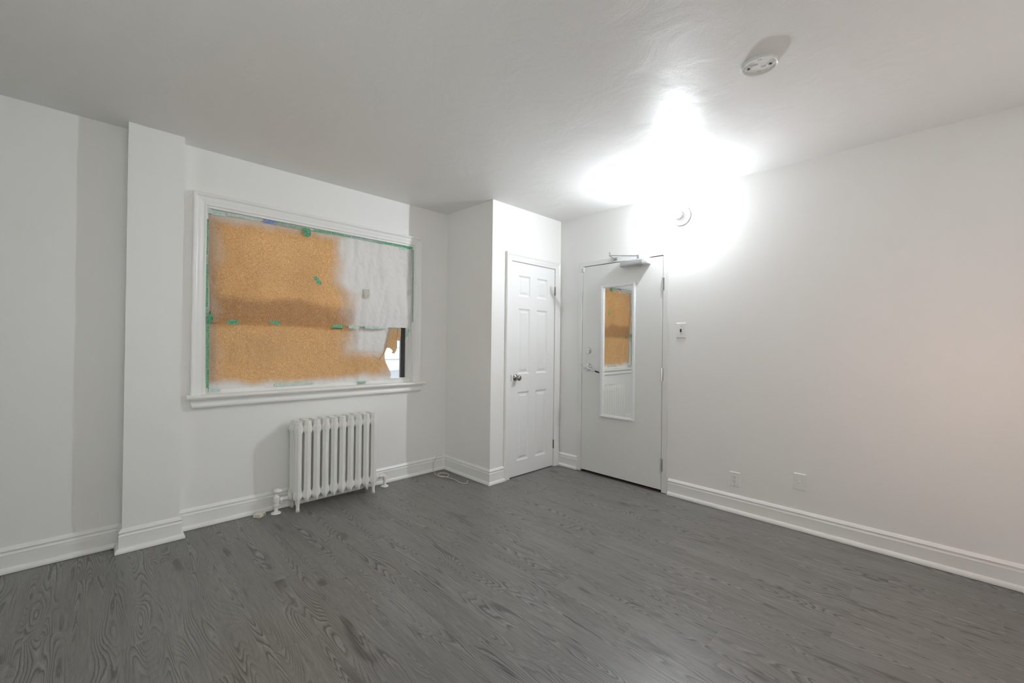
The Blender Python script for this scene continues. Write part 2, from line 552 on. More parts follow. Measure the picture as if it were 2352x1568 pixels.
baseboard('baseboard_closet_side', (XC, YW), (XC, YC), (-1, 0), -1, 1)
baseboard('baseboard_closet_front', (XC, YC), (2.733, YC), (0, -1), 1, 0)
baseboard('baseboard_corner', (XR, YC), (XR, 2.640), (-1, 0), -1, 0)
baseboard('baseboard_right', (XR, 1.668), (XR, YF), (-1, 0), 0, -1)
baseboard('baseboard_front', (XR, YF), (XL, YF), (0, 1), -1, -1)

# ------------------------------------------------------------------ casing sweep in a vertical plane
def casing(path, prof, to3):
    """path: inner-edge polyline (u, z); prof: (outward width, depth); mitred at the bends"""
    pts = [Vector(p) for p in path]
    rings = []
    for i, p in enumerate(pts):
        d0 = (p - pts[i - 1]).normalized() if i > 0 else None
        d1 = (pts[i + 1] - p).normalized() if i < len(pts) - 1 else None
        n0 = Vector((-d0.y, d0.x)) if d0 else None
        n1 = Vector((-d1.y, d1.x)) if d1 else None
        if n0 is None: nn, s = n1, 1
        elif n1 is None: nn, s = n0, 1
        else:
            nn = (n0 + n1).normalized(); s = 1 / max(0.2, nn.dot(n0))
        rings.append([to3(p.x + nn.x * w * s, p.y + nn.y * w * s, dep) for w, dep in prof])
    return rings

# window ------------------------------------------------------------
win = struct(empty('window_1', (1.35, YW, 0.9)), 'window covered with brown paper inside white moulded casing')
CAS = [(0.0, -0.004), (0.0, 0.011), (0.004, 0.015), (0.010, 0.0155), (0.016, 0.0125), (0.022, 0.0135), (0.034, 0.0185), (0.046, 0.0225), (0.056, 0.0235),
       (0.060, 0.0265), (0.064, 0.0325), (0.070, 0.0345), (0.076, 0.0335), (0.080, 0.028), (0.080, -0.004)]
to3w = lambda u, z, d: (u, YW - d, z)
IX0, IX1, IZ1 = 0.533, 2.172, 2.2185
rr = casing([(IX0, 0.909), (IX0, IZ1), (IX1, IZ1), (IX1, 0.909)], CAS, to3w)
build('side_casing', MB().loft(rr[0:2]), 'trim', win, smooth_deg=40)
build('head_casing', MB().loft(rr[1:3]), 'trim', win, smooth_deg=40)
build('side_casing', MB().loft(rr[2:4]), 'trim', win, smooth_deg=40)
# stop bead round the opening
m = MB()
m.box(IX0, IX1, YW - 0.006, YW + 0.02, 2.203, 2.2185, 0.002)
build('stop_bead', m, 'trim', win)
build('stop_bead', MB().box(2.160, IX1, YW - 0.003, YW + 0.03, 0.909, 2.203, 0.002), 'trim', win)
build('stop_bead', MB().box(IX0, 0.541, YW - 0.003, YW + 0.03, 0.909, 2.203, 0.002), 'trim', win)
# sill and apron
SILL = [(-0.02, 0.909), (0.052, 0.909), (0.060, 0.906), (0.0635, 0.899), (0.0625, 0.889), (0.058, 0.8835), (0.050, 0.882), (-0.02, 0.882)]
build('window_sill', MB().loft([[(0.432, YW - d, z) for d, z in SILL], [(2.287, YW - d, z) for d, z in SILL]]), 'trim', win, smooth_deg=40)
APR = [(-0.004, 0.882), (0.030, 0.882), (0.030, 0.8745), (0.024, 0.868), (0.0235, 0.858), (0.027, 0.850), (0.032, 0.844), (0.034, 0.834), (0.031, 0.824), (0.025, 0.818), (0.018, 0.816), (-0.004, 0.816)]
build('apron', MB().loft([[(0.449 + (0.882 - z) * 0.25, YW - d, z) for d, z in APR], [(2.270 - (0.882 - z) * 0.25, YW - d, z) for d, z in APR]]), 'trim', win, smooth_deg=40)
# jamb lining, vinyl sash, dark gasket and pane
m = MB()
m.box(0.541, WX1, YW + 0.03, YW + T, 0.905, 0.935)
m.box(0.541, WX1, YW + 0.03, YW + T, 2.190, 2.207)
m.box(WX0, 0.56, YW + 0.03, YW + T, 0.935, 2.190)
m.box(2.148, WX1, YW + 0.03, YW + T, 0.935, 2.190)
build('jamb', m, 'trim', win)
m = MB()
m.box(2.128, 2.148, YW + 0.045, YW + 0.10, 0.935, 2.19, 0.002)
m.box(0.56, 0.60, YW + 0.045, YW + 0.10, 0.935, 2.19, 0.002)
m.box(0.60, 2.128, YW + 0.045, YW + 0.10, 0.935, 0.950, 0.002)
m.box(0.60, 2.128, YW + 0.045, YW + 0.10, 2.165, 2.19, 0.002)
build('sash', m, 'vinyl', win)
m = MB()
m.box(2.082, 2.128, YW + 0.065, YW + 0.09, 0.950, 2.165, 0.002)
build('gasket', m, 'rubber', win)
build('glass_pane', MB().box(0.60, 2.09, YW + 0.074, YW + 0.078, 0.950, 2.165), 'glass', win)

# second and third window, added in the unseen walls to give fill light
WCAS = [(0.0, -0.004), (0.0, 0.012), (0.02, 0.015), (0.06, 0.022), (0.078, 0.03), (0.08, -0.004)]
def fill_window(name, u0, u1, z0, z1, to3):
    w = struct(empty(name, to3((u0 + u1) / 2, z0, 0)))
    def blk(mm, a, b, c, d, d0, d1):
        p, q = to3(a, c, d0), to3(b, d, d1)
        return mm.box(p[0], q[0], p[1], q[1], p[2], q[2])
    rr = casing([(u0, z0), (u0, z1), (u1, z1), (u1, z0)], WCAS, to3)
    for i in range(3):
        build(('side_casing', 'head_casing', 'side_casing')[i], MB().loft(rr[i:i + 2]), 'trim', w)
    build('window_sill', blk(MB(), u0 - 0.1, u1 + 0.1, z0 - 0.027, z0, -0.02, 0.06), 'trim', w)
    m = MB(); um = (u0 + u1) / 2
    for a, b, c, d in ((u0, u1, z0, z0 + 0.04), (u0, u1, z1 - 0.04, z1), (u0, u0 + 0.04, z0, z1), (u1 - 0.04, u1, z0, z1), (um - 0.02, um + 0.02, z0, z1)):
        blk(m, a, b, c, d, -0.11, -0.07)
    build('sash', m, 'vinyl', w)
    build('glass_pane', blk(MB(), u0 + 0.04, u1 - 0.04, z0 + 0.04, z1 - 0.04, -0.092, -0.088), 'glass', w)
fill_window('fill_window_2', LW[0], LW[1], LW[2], LW[3], lambda u, z, d: (XL + d, u, z))
fill_window('fill_window_3', FW[0], FW[1], FW[2], FW[3], lambda u, z, d: (u, YF + d, z))

# ------------------------------------------------------------------ closet door (door_1) and its casing
trim1 = struct(empty('trim_1', (3.13, YC, 0)), 'white moulded casing around the six panel closet door')
CAS2 = [(0.0, -0.004), (0.0, 0.008), (0.004, 0.011), (0.012, 0.0115), (0.020, 0.0105), (0.026, 0.013), (0.040, 0.0155), (0.052, 0.016), (0.056, 0.0185), (0.062, 0.0215), (0.070, 0.0215), (0.076, 0.017), (0.078, 0.012), (0.078, -0.004)]
to3c = lambda u, z, d: (u, YC - d, z)
rr = casing([(2.812, 0.0), (2.812, 2.078), (3.458, 2.078), (3.458, 0.0)], CAS2, to3c)
build('side_casing', MB().loft(rr[0:2]), 'trim', trim1, smooth_deg=40)
build('head_casing', MB().loft(rr[1:3]), 'trim', trim1, smooth_deg=40)
build('side_casing', MB().loft(rr[2:4]), 'trim', trim1, smooth_deg=40)
m = MB()
m.box(2.800, 2.8125, YC + 0.0, YC + 0.07, 0, 2.09)
m.box(3.4575, 3.470, YC + 0.0, YC + 0.07, 0, 2.09)
m.box(2.8125, 3.4575, YC + 0.0, YC + 0.07, 2.0775, 2.09)
build('jamb', m, 'trim', trim1)

door1 = struct(empty('door_1', (3.13, YC, 0)), 'white six panel closet door')
DX0, DX1, DZ0, DZ1 = 2.8155, 3.4545, 0.008, 2.0745
FY = YC + 0.003
colx = [(2.917, 3.080), (3.178, 3.343)]
rowz = [(0.151, 0.817), (0.992, 1.629), (1.747, 1.951)]
m = MB()
xs = [DX0, colx[0][0], colx[0][1], colx[1][0], colx[1][1], DX1]
for i in (0, 2, 4):
    m.box(xs[i], xs[i + 1], FY, FY + 0.035, DZ0, DZ1)
zs = [DZ0, rowz[0][0], rowz[0][1], rowz[1][0], rowz[1][1], rowz[2][0], rowz[2][1], DZ1]
for i in (0, 2, 4, 6):
    for c0, c1 in colx:
        m.box(c0, c1, FY, FY + 0.035, zs[i], zs[i + 1])
slab = build('door_slab', m, 'door', door1)
for c0, c1 in colx:
    for z0, z1 in rowz:
        rings = []
        for ins, dep in ((0, 0), (0.005, 0.0035), (0.012, 0.0095), (0.020, 0.0105), (0.024, 0.0100), (0.042, 0.0030), (0.045, 0.0026)):
            rings.append([(c0 + ins, FY + dep, z0 + ins), (c1 - ins, FY + dep, z0 + ins), (c1 - ins, FY + dep, z1 - ins), (c0 + ins, FY + dep, z1 - ins)])
        pm = MB().loft(rings, cap=False)
        pm.f.append((24, 25, 26, 27))
        build('panel', pm, 'door', slab)
m = MB().lathe([(0.0, 0), (0.033, 0.0), (0.033, 0.003), (0.029, 0.009), (0.017, 0.013), (0.0125, 0.018), (0.012, 0.032), (0.017, 0.036), (0.0255, 0.042), (0.0275, 0.050), (0.0265, 0.058), (0.021, 0.0645), (0.011, 0.0675), (0.0, 0.068)], (2.884, FY, 0.959), (0, -1, 0), 28, cap=False)
tag(build('door_knob', m, 'nickel', door1, smooth_deg=50), label='brushed nickel round door knob')
build('latch_plate', MB().box(2.8115, 2.8165, YC - 0.0085, FY + 0.02, 0.930, 0.988), 'dark', door1)
for z in (1.846, 0.234):
    m = MB()
    m.cyl((3.4560, YC - 0.006, z - 0.044), (3.4560, YC - 0.006, z + 0.044), 0.0055, seg=10)
    m.box(3.4505, 3.4615, YC - 0.003, YC + 0.01, z - 0.044, z + 0.044)
    build('hinge', m, 'nickel', door1)

# ------------------------------------------------------------------ entry door (door_2) and steel frame
trim2 = struct(empty('trim_2', (XR, 2.16, 0)), 'flat white steel frame around the entry door')
FR = [(0.0, -0.03), (0.0, 0.008), (0.002, 0.010), (0.046, 0.010), (0.048, 0.008), (0.048, -0.03)]
to3e = lambda u, z, d: (XR - d, u, z)
rr = casing([(2.594, 0.004), (2.594, 2.079), (1.730, 2.079), (1.730, 0.004)][::-1], FR, to3e)
build('frame_jamb', MB().loft(rr[0:2]), 'entry', trim2)
build('frame_head', MB().loft(rr[1:3]), 'entry', trim2)
build('frame_jamb', MB().loft(rr[2:4]), 'entry', trim2)
m = MB()
m.box(XR + 0.05, XR + 0.09, 1.70, 1.742, 0, 2.1)
m.box(XR + 0.05, XR + 0.09, 2.582, 2.625, 0, 2.1)
m.box(XR + 0.05, XR + 0.09, 1.742, 2.582, 2.066, 2.1)
build('frame_stop', m, 'dark', trim2)
build('threshold', MB().box(XR - 0.012, XR + 0.10, 1.732, 2.592, 0.0, 0.010, 0.003), 'threshold', trim2)

door2 = struct(empty('door_2', (XR, 2.16, 0)), 'flat off-white entry door with a mirror')
build('door_slab', MB().box(XR - 0.006, XR + 0.040, 1.7345, 2.5905, 0.022, 2.0735, 0.0015), 'entry', door2)
DXF = XR - 0.006
dead = build('deadbolt', MB().lathe([(0.0, 0), (0.031, 0), (0.031, 0.006), (0.027, 0.012), (0.022, 0.0135), (0.0, 0.0135)], (DXF, 2.510, 1.226), (-1, 0, 0), 28, cap=False), 'chrome', door2, smooth_deg=35)
build('thumb_turn', MB().box(DXF - 0.030, DXF - 0.012, 2.492, 2.528, 1.2225, 1.2295, 0.003), 'chrome', dead)
lev = build('lever_lock', MB().lathe([(0.0, 0), (0.040, 0), (0.040, 0.006), (0.036, 0.013), (0.026, 0.017), (0.014, 0.020), (0.012, 0.045), (0.014, 0.048), (0.014, 0.062), (0.010, 0.066), (0.0, 0.066)], (DXF, 2.510, 1.062), (-1, 0, 0), 28, cap=False), 'chrome', door2, smooth_deg=35)
m = MB().tube([(DXF - 0.055, 2.512, 1.062), (DXF - 0.057, 2.480, 1.056), (DXF - 0.057, 2.440, 1.044), (DXF - 0.056, 2.405, 1.030), (DXF - 0.055, 2.392, 1.026)], [0.0105, 0.010, 0.009, 0.0085, 0.008], 10)
build('lever_handle', m, 'chrome', lev, smooth_deg=50)
m = MB().tube([(DXF - 0.0548, 2.393, 1.0265), (DXF - 0.054, 2.375, 1.022), (DXF - 0.053, 2.352, 1.017)], [0.0082, 0.0082, 0.008], 10)
build('lever_tip', m, 'dark', lev, smooth_deg=50)
m = MB().box(XR - 0.0115, XR + 0.01, 2.5885, 2.5985, 1.022, 1.092)
build('strike_plate', m, 'chrome', door2)
for z in (1.824, 1.033, 0.239):
    m = MB()
    for q in range(5):
        za = z - 0.055 + q * 0.022
        m.cyl((XR - 0.0135, 1.7325, za + 0.0006), (XR - 0.0135, 1.7325, za + 0.0214), 0.0068, seg=12)
    m.cyl((XR - 0.0135, 1.7325, z - 0.058), (XR - 0.0135, 1.7325, z + 0.059), 0.0045, seg=10)
    m.box(XR - 0.010, XR + 0.01, 1.7312, 1.7338, z - 0.055, z + 0.055)
    m.box(XR - 0.0115, XR - 0.004, 1.7180, 1.7300, z - 0.055, z + 0.055)
    build('hinge', m, 'chrome', door2)

# door closer --------------------------------------------------------
clo = tag(empty('door_closer', (XR, 1.99, 2.01)), 'silver surface door closer with folded arm at top of entry door', 'door closer')
CX = XR - 0.006
prof = [(CX, 2.014), (CX - 0.050, 2.014), (CX - 0.060, 2.022), (CX - 0.062, 2.034), (CX - 0.062, 2.060), (CX - 0.056, 2.069), (CX - 0.046, 2.072), (CX, 2.072)]
body = build('closer_body', MB().loft([[(x, 1.905, z) for x, z in prof], [(x, 2.128, z) for x, z in prof]]), 'alu', clo)
prof2 = [(CX + (x - CX) * 1.02, 2.043 + (z - 2.043) * 1.03) for x, z in prof]
build('end_cap', MB().loft([[(CX + (x - CX) * 0.86, 1.848, 2.043 + (z - 2.043) * 0.86) for x, z in prof2], [(CX + (x - CX) * 0.97, 1.856, 2.043 + (z - 2.043) * 0.97) for x, z in prof2], [(x, 1.868, z) for x, z in prof2], [(x, 1.905, z) for x, z in prof2]]), 'plastic', clo)
build('valve_cap', MB().lathe([(0.0, 0), (0.013, 0), (0.015, 0.004), (0.015, 0.012), (0.010, 0.016), (0.0, 0.016)], (CX - 0.034, 1.945, 2.0145), (0, 0, -1), 16, cap=False), 'alu', clo)
build('spindle', MB().lathe([(0.0, 0), (0.014, 0), (0.014, 0.012), (0.009, 0.014), (0.009, 0.036), (0.0, 0.036)], (CX - 0.034, 1.958, 2.071), (0, 0, 1), 16, cap=False), 'chrome', clo)
E1, S1, B1 = (3.405, 2.190, 2.118), (CX - 0.034, 1.958, 2.098), (XR - 0.024, 2.222, 2.110)
def bar(a, b, w, t):
    a, b = Vector(a), Vector(b)
    d = (b - a).normalized(); s = d.cross(Vector((0, 0, 1))).normalized(); u = s.cross(d)
    ring = lambda p: [p + s * w + u * t, p - s * w + u * t, p - s * w - u * t, p + s * w - u * t]
    return ring(a), ring(b)
build('main_arm', MB().loft(list(bar(S1, E1, 0.009, 0.0035))), 'chrome', clo)
m = MB().tube([E1, (3.455, 2.205, 2.114), B1], 0.0055, 8)
build('forearm', m, 'chrome', clo)
build('elbow_pin', MB().cyl((E1[0], E1[1], E1[2] - 0.008), (E1[0], E1[1], E1[2] + 0.030), 0.0065, seg=12), 'chrome', clo)
m = MB()
m.box(XR - 0.016, XR - 0.010, 2.190, 2.256, 2.094, 2.124, 0.002)
m.box(XR - 0.034, XR - 0.014, 2.212, 2.232, 2.098, 2.120, 0.002)
build('arm_bracket', m, 'chrome', clo)

# mirror -------------------------------------------------------------
mir = tag(empty('wall_mirror', (DXF, 2.175, 0.586)), 'tall narrow mirror in thin white frame hung on the entry door', 'mirror')
MFR = [(0.0, 0.006), (0.0, 0.014), (0.003, 0.017), (0.020, 0.020), (0.025, 0.018), (0.026, 0.0), (0.0, 0.0)]
to3m = lambda u, z, d: (DXF - d - (u - 1.990) * 0.0205, u, z)
y0, y1, z0, z1 = 2.022, 2.330, 0.612, 1.838
loop = [(y0, z0), (y0, z1), (y1, z1), (y1, z0)]
def mitre_frame(loop, prof, to3):
    n = len(loop)
    cx = sum(p[0] for p in loop) / n; cz = sum(p[1] for p in loop) / n
    return [[to3(p[0] + math.copysign(w, p[0] - cx), p[1] + math.copysign(w, p[1] - cz), d) for w, d in prof] for p in loop]
rr = mitre_frame(loop, MFR, to3m)
for i in range(4):
    build('frame_rail', MB().loft([rr[i], rr[(i + 1) % 4]]), 'mirror_frame', mir)
m = MB().box(-0.009, -0.002, y0 - 0.004, y1 + 0.004, z0 - 0.004, z1 + 0.004)
m.v = [to3m(p[1], p[2], -p[0]) for p in m.v]
build('mirror_glass', m, 'mirror', mir)

# alarm contact at door head corner ----------------------------------
sen = tag(empty('door_sensor', (XR, 2.602, 2.025)), 'small white two-piece alarm contact at the top corner of entry door', 'sensor')
build('magnet', MB().box(DXF - 0.013, DXF, 2.573, 2.588, 2.026, 2.070, 0.002), 'plastic', sen)
build('contact_switch', MB().box(XR - 0.024, XR - 0.010, 2.598, 2.616, 2.024, 2.072, 0.002), 'plastic', sen)

# ------------------------------------------------------------------ radiator
RX0, NSEC, PITCH = 1.0980, 10, 0.0672
RY0, RY1 = 3.392, 3.556
rad = tag(empty('radiator', (1.40, 3.47, 0)), 'white cast-iron column radiator under the window', 'radiator')
def half_width(z, base):
    w = base
    for zc, amp, s in ((0.118, 0.0088, 0.026), (0.612, 0.0085, 0.024)):
        w += amp * math.exp(-((z - zc) / s) ** 4)
    return w
def section_mesh(x):
    m = MB()
    zz = [0.066, 0.078, 0.086, 0.098, 0.106, 0.118, 0.130, 0.140, 0.152, 0.20, 0.52, 0.580, 0.592, 0.602, 0.612, 0.622, 0.634, 0.646, 0.660, 0.672, 0.679]
    def ring(yc, hd, hw, z, nose):
        # hexagonal column section: narrow nose to the front and back
        return [(x - hw * nose, yc - hd, z), (x + hw * nose, yc - hd, z), (x + hw, yc - hd * 0.25, z), (x + hw, yc + hd * 0.25, z),
                (x + hw * nose, yc + hd, z), (x - hw * nose, yc + hd, z), (x - hw, yc + hd * 0.25, z), (x - hw, yc - hd * 0.25, z)]
    for yc, hd, base, nose in ((RY0 + 0.027, 0.027, 0.0245, 0.26), (3.474, 0.0180, 0.0215, 0.45), (RY1 - 0.027, 0.027, 0.0245, 0.26)):
        rings = []
        for z in zz:
            w = half_width(z, base)
            sc = 1.0
            if z < 0.09: w *= 0.45 + 0.55 * (z - 0.066) / 0.024; sc = 0.82 + 0.18 * (z - 0.066) / 0.024
            if z > 0.668: w *= 0.86; sc = 0.93
            rings.append(ring(yc, hd * sc, w, z, nose))
        m.loft(rings)
    # headers joining the columns
    for za, zb, w in ((0.084, 0.150, 0.0170), (0.580, 0.672, 0.0155)):
        yf, yr = RY0 + 0.020, RY1 - 0.020
        rings = []
        for t, ww in ((0.0, 0.55), (0.22, 1.0), (0.78, 1.0), (1.0, 0.55)):
            z = za + (zb - za) * t
            rings.append([(x - w * ww, yf, z), (x + w * ww, yf, z), (x + w * ww, yr, z), (x - w * ww, yr, z)])
        m.loft(rings)
    return m
sections = []
for i in range(NSEC):
    x = RX0 + PITCH * i
    if i == 0:
        s0 = build('section', section_mesh(x), 'radiator', rad)
        sections.append(s0)
    else:
        o = s0.copy(); COL.objects.link(o); o.parent = rad
        o.location = (PITCH * i, 0, 0)
for i in range(NSEC - 1):
    xa, xb = RX0 + PITCH * i, RX0 + PITCH * (i + 1)
    for zc in (0.118, 0.612):
        build('hub', MB().cyl((xa, 3.474, zc), (xb, 3.474, zc), 0.026, seg=16), 'radiator', rad, smooth_deg=40)
def rust_mat():
    m, nt, p = new_mat('leg_enamel_with_rust')
    geo = N(nt, 'ShaderNodeNewGeometry')
    sep = N(nt, 'ShaderNodeSeparateXYZ')
    L(nt, geo.outputs['Position'], sep.inputs[0])
    n = N(nt, 'ShaderNodeTexNoise', i_Scale=70.0, i_Detail=3.0)
    L(nt, geo.outputs['Position'], n.inputs['Vector'])
    h = math_node(nt, 'MULTIPLY_ADD', n.outputs['Fac'], 0.05, sep.outputs[2])
    f = math_node(nt, 'SUBTRACT', 1.0, smooth(nt, h, 0.028, 0.046))
    L(nt, mixc(nt, math_node(nt, 'MULTIPLY', f, 0.45), (0.84, 0.83, 0.80), (0.30, 0.17, 0.09)), p.inputs['Base Color'])
    p.inputs['Roughness'].default_value = 0.4
    return m
MAT['leg'] = rust_mat()
for i in (0, NSEC - 1):
    x = RX0 + PITCH * i
    for yc, s in ((RY0 + 0.024, 1), (RY1 - 0.024, -1)):
        rings = []
        for z, hw, hd, sh in ((0.0, 0.0165, 0.015, -0.006), (0.006, 0.0150, 0.013, -0.005), (0.03, 0.0125, 0.012, -0.004), (0.06, 0.0165, 0.016, -0.002), (0.092, 0.0205, 0.0235, 0.0)):
            yy = yc + sh * s
            rings.append([(x - hw * 0.35, yy - hd, z), (x + hw * 0.35, yy - hd, z), (x + hw, yy, z), (x + hw * 0.35, yy + hd, z), (x - hw * 0.35, yy + hd, z), (x - hw, yy, z)])
        build('leg', MB().loft(rings), 'leg', rad, smooth_deg=30)
# end plugs and bleed valve
xl, xr = RX0 - 0.031, RX0 + PITCH * 9 + 0.031
build('end_plug', MB().lathe([(0.026, 0.0), (0.028, 0.008), (0.022, 0.012), (0.015, 0.012), (0.014, 0.022), (0.0, 0.022)], (xl + 0.008, 3.474, 0.612), (-1, 0, 0), 8, cap=False), 'radiator', rad)
build('end_plug', MB().lathe([(0.026, 0.0), (0.028, 0.008), (0.022, 0.012), (0.015, 0.012), (0.014, 0.018), (0.0, 0.018)], (xr - 0.008, 3.474, 0.612), (1, 0, 0), 8, cap=False), 'radiator', rad)
build('bleed_valve', MB().cyl((xl + 0.014, 3.425, 0.640), (xl - 0.006, 3.425, 0.640), 0.0065, 0.005, seg=10), 'radiator', rad)

# supply valve at the left end
val = tag(empty('radiator_valve', (0.967, 3.474, 0)), 'white painted radiator valve with round handwheel beside radiator', 'valve')
VX, VY = 0.967, 3.474
m = MB().lathe([(0.0, 0.002), (0.034, 0.002), (0.035, 0.006), (0.030, 0.012), (0.016, 0.014), (0.0, 0.014)], (VX, VY, 0), (0, 0, 1), 24, cap=False)
build('floor_flange', m, 'radiator', val, smooth_deg=40)
build('riser_pipe', MB().cyl((VX, VY, 0.008), (VX, VY, 0.075), 0.0135, seg=16), 'radiator', val, smooth_deg=40)
m = MB().lathe([(0.0, 0.056), (0.0185, 0.056), (0.0205, 0.060), (0.0205, 0.069), (0.0165, 0.073), (0.0185, 0.080), (0.0215, 0.090), (0.0215, 0.104), (0.0180, 0.110), (0.0225, 0.113), (0.0225, 0.124), (0.0185, 0.127), (0.0150, 0.134), (0.0125, 0.142), (0.0115, 0.150), (0.0, 0.150)], (VX, VY, 0), (0, 0, 1), 12, cap=False)
build('valve_body', m, 'radiator', val, smooth_deg=35)
m = MB().lathe([(0.0, 0.148), (0.012, 0.148), (0.024, 0.154), (0.030, 0.163), (0.0305, 0.170), (0.026, 0.178), (0.016, 0.183), (0.010, 0.181), (0.006, 0.184), (0.0, 0.184)], (VX, VY, 0), (0.05, 0, 1), 20, cap=False)
build('handwheel', m, 'radiator', val, smooth_deg=40)
m = MB()
m.cyl((VX + 0.010, VY, 0.098), (VX + 0.024, VY, 0.099), 0.0145, seg=12)
m.lathe([(0.0, 0), (0.021, 0), (0.0225, 0.003), (0.0225, 0.017), (0.021, 0.020), (0.0, 0.020)], (VX + 0.022, VY, 0.099), (1, 0, 0.05), 6, cap=False)
m.lathe([(0.0, 0), (0.018, 0), (0.018, 0.012), (0.0145, 0.014), (0.0145, 0.034), (0.0, 0.034)], (VX + 0.044, VY, 0.100), (1, 0, 0.08), 14, cap=False)
build('union_nut', m, 'radiator', val, smooth_deg=35)
build('bushing', MB().lathe([(0.0, 0), (0.022, 0), (0.024, 0.006), (0.030, 0.010), (0.030, 0.022), (0.0, 0.022)], (1.046, VY, 0.106), (1, 0, 0.08), 8, cap=False), 'radiator', rad)

# return elbow at the right end
ret = tag(empty('return_pipe', (1.845, 3.484, 0)), 'white painted elbow pipe on the corner side of the radiator', 'pipe')
RXP, RYP = 1.845, 3.482
build('floor_flange', MB().lathe([(0.0, 0.002), (0.033, 0.002), (0.034, 0.006), (0.029, 0.013), (0.017, 0.016), (0.0, 0.016)], (RXP, RYP, 0), (0, 0, 1), 24, cap=False), 'radiator', ret, smooth_deg=40)
build('riser_pipe', MB().cyl((RXP, RYP, 0.010), (RXP, RYP, 0.07), 0.0125, seg=16), 'radiator', ret, smooth_deg=40)
arc = [(RXP, RYP, 0.060), (RXP, RYP, 0.072)] + [(RXP - 0.024 + 0.024 * math.cos(a), RYP, 0.078 + 0.024 * math.sin(a)) for a in [math.pi / 2 * i / 6 for i in range(7)]] + [(RXP - 0.036, RYP, 0.1025)]
build('elbow', MB().tube(arc, [0.0165] + [0.0175] * (len(arc) - 2) + [0.0185], 14), 'radiator', ret, smooth_deg=50)
m = MB()
m.lathe([(0.0, 0), (0.021, 0), (0.022, 0.003), (0.022, 0.018), (0.020, 0.021), (0.0, 0.021)], (RXP - 0.034, RYP, 0.103), (-1, 0, 0.05), 6, cap=False)
m.lathe([(0.0, 0), (0.016, 0), (0.019, 0.012), (0.026, 0.018), (0.026, 0.05), (0.0, 0.05)], (RXP - 0.054, RYP, 0.105), (-1, 0, 0.12), 10, cap=False)
build('union_nut', m, 'radiator', ret, smooth_deg=35)

# ------------------------------------------------------------------ kraft paper on the window
def crease(x, z, s):
    """folds and dents of hung paper, metres"""
    p = Vector((x * 3.2, s * 7.1, z * 2.0))
    a = noise.noise(p) * 0.010
    q = Vector((x * 11.0, s * 3.3, z * 4.0))
    b = (abs(noise.noise(q)) - 0.3) * 0.011 * (0.35 + 0.65 * min(1.0, max(0.0, (x - 1.2) / 0.4)))
    c = (abs(noise.noise(Vector((x * 24 + z * 9, s, z * 16)))) - 0.3) * 0.0035
    return 1.5 * a + 2.5 * b + 1.6 * c
def sheet(name, nx, nz, bounds, depth, seed):
    """bounds(v)->(xl, xr, z_l, z_r) for v in 0..1 from bottom to top"""
    m = MB()
    for j in range(nz + 1):
        xl_, xr_, zl, zr = bounds(j / nz)
        for i in range(nx + 1):
            t = i / nx
            x = xl_ + (xr_ - xl_) * t; z = zl + (zr - zl) * t
            if seed > 1.5 and z > 1.42: z += (z - 1.42) * 0.45 * noise.noise(Vector((x * 2.3, 9.0, 0)))
            m.v.append((x, depth(x, z, t, j / nz) - crease(x, z, seed), z))
    for j in range(nz):
        for i in range(nx):
            a = j * (nx + 1) + i
            m.f.append((a, a + 1, a + nx + 2, a + nx + 1))
    return build(name, m, 'kraft' if seed < 1.5 else 'kraft_lower', smooth_deg=60)
def up_b(v):
    w = 0.004 * math.sin(9 * v)
    return (0.566 - 0.022 * v + w, 2.142 + 0.012 * v, 1.410 + (2.168 - 1.410) * v, 1.424 + (2.186 - 1.424) * v)
def up_d(x, z, t, v):
    bow = 0.016 * math.sin(math.pi * min(1, max(0, t))) * (1 - v) ** 1.5
    return YW + 0.010 - bow - 0.012 * (1 - v) * (1 if t > 0.9 else t)
tag(sheet('paper_sheet', 170, 80, up_b, up_d, 1.0), 'upper brown paper sheet on the window, overlapping the sheet below', 'paper')
edge = [(0.930, 1.945), (0.950, 1.955), (0.970, 1.962), (0.990, 1.966), (1.010, 1.959), (1.035, 1.945), (1.065, 1.932), (1.100, 1.914), (1.150, 1.902), (1.200, 1.899), (1.228, 1.905), (1.2345, 1.925), (1.240, 1.960), (1.262, 1.972), (1.275, 2.012), (1.305, 2.020), (1.312, 2.060), (1.62, 2.066)]
def edge_x(z):
    for (za, xa), (zb, xb) in zip(edge, edge[1:]):
        if za <= z <= zb:
            return xa + (xb - xa) * (z - za) / (zb - za)
    return edge[-1][1]
def lo_b(v):
    z = 0.928 + (1.600 - 0.928) * v
    return (0.558 + 0.006 * v, edge_x(z) + 0.004 * noise.noise(Vector((z * 60, 0, 0))), z, z)
def lo_d(x, z, t, v):
    k = min(1.0, max(0.0, (z - 1.43) / 0.15))
    return YW + 0.030 + 0.034 * k * k * (3 - 2 * k)
low = tag(sheet('paper_sheet', 120, 150, lo_b, lo_d, 2.0), 'lower brown paper sheet with a torn hole at its right side', 'paper')
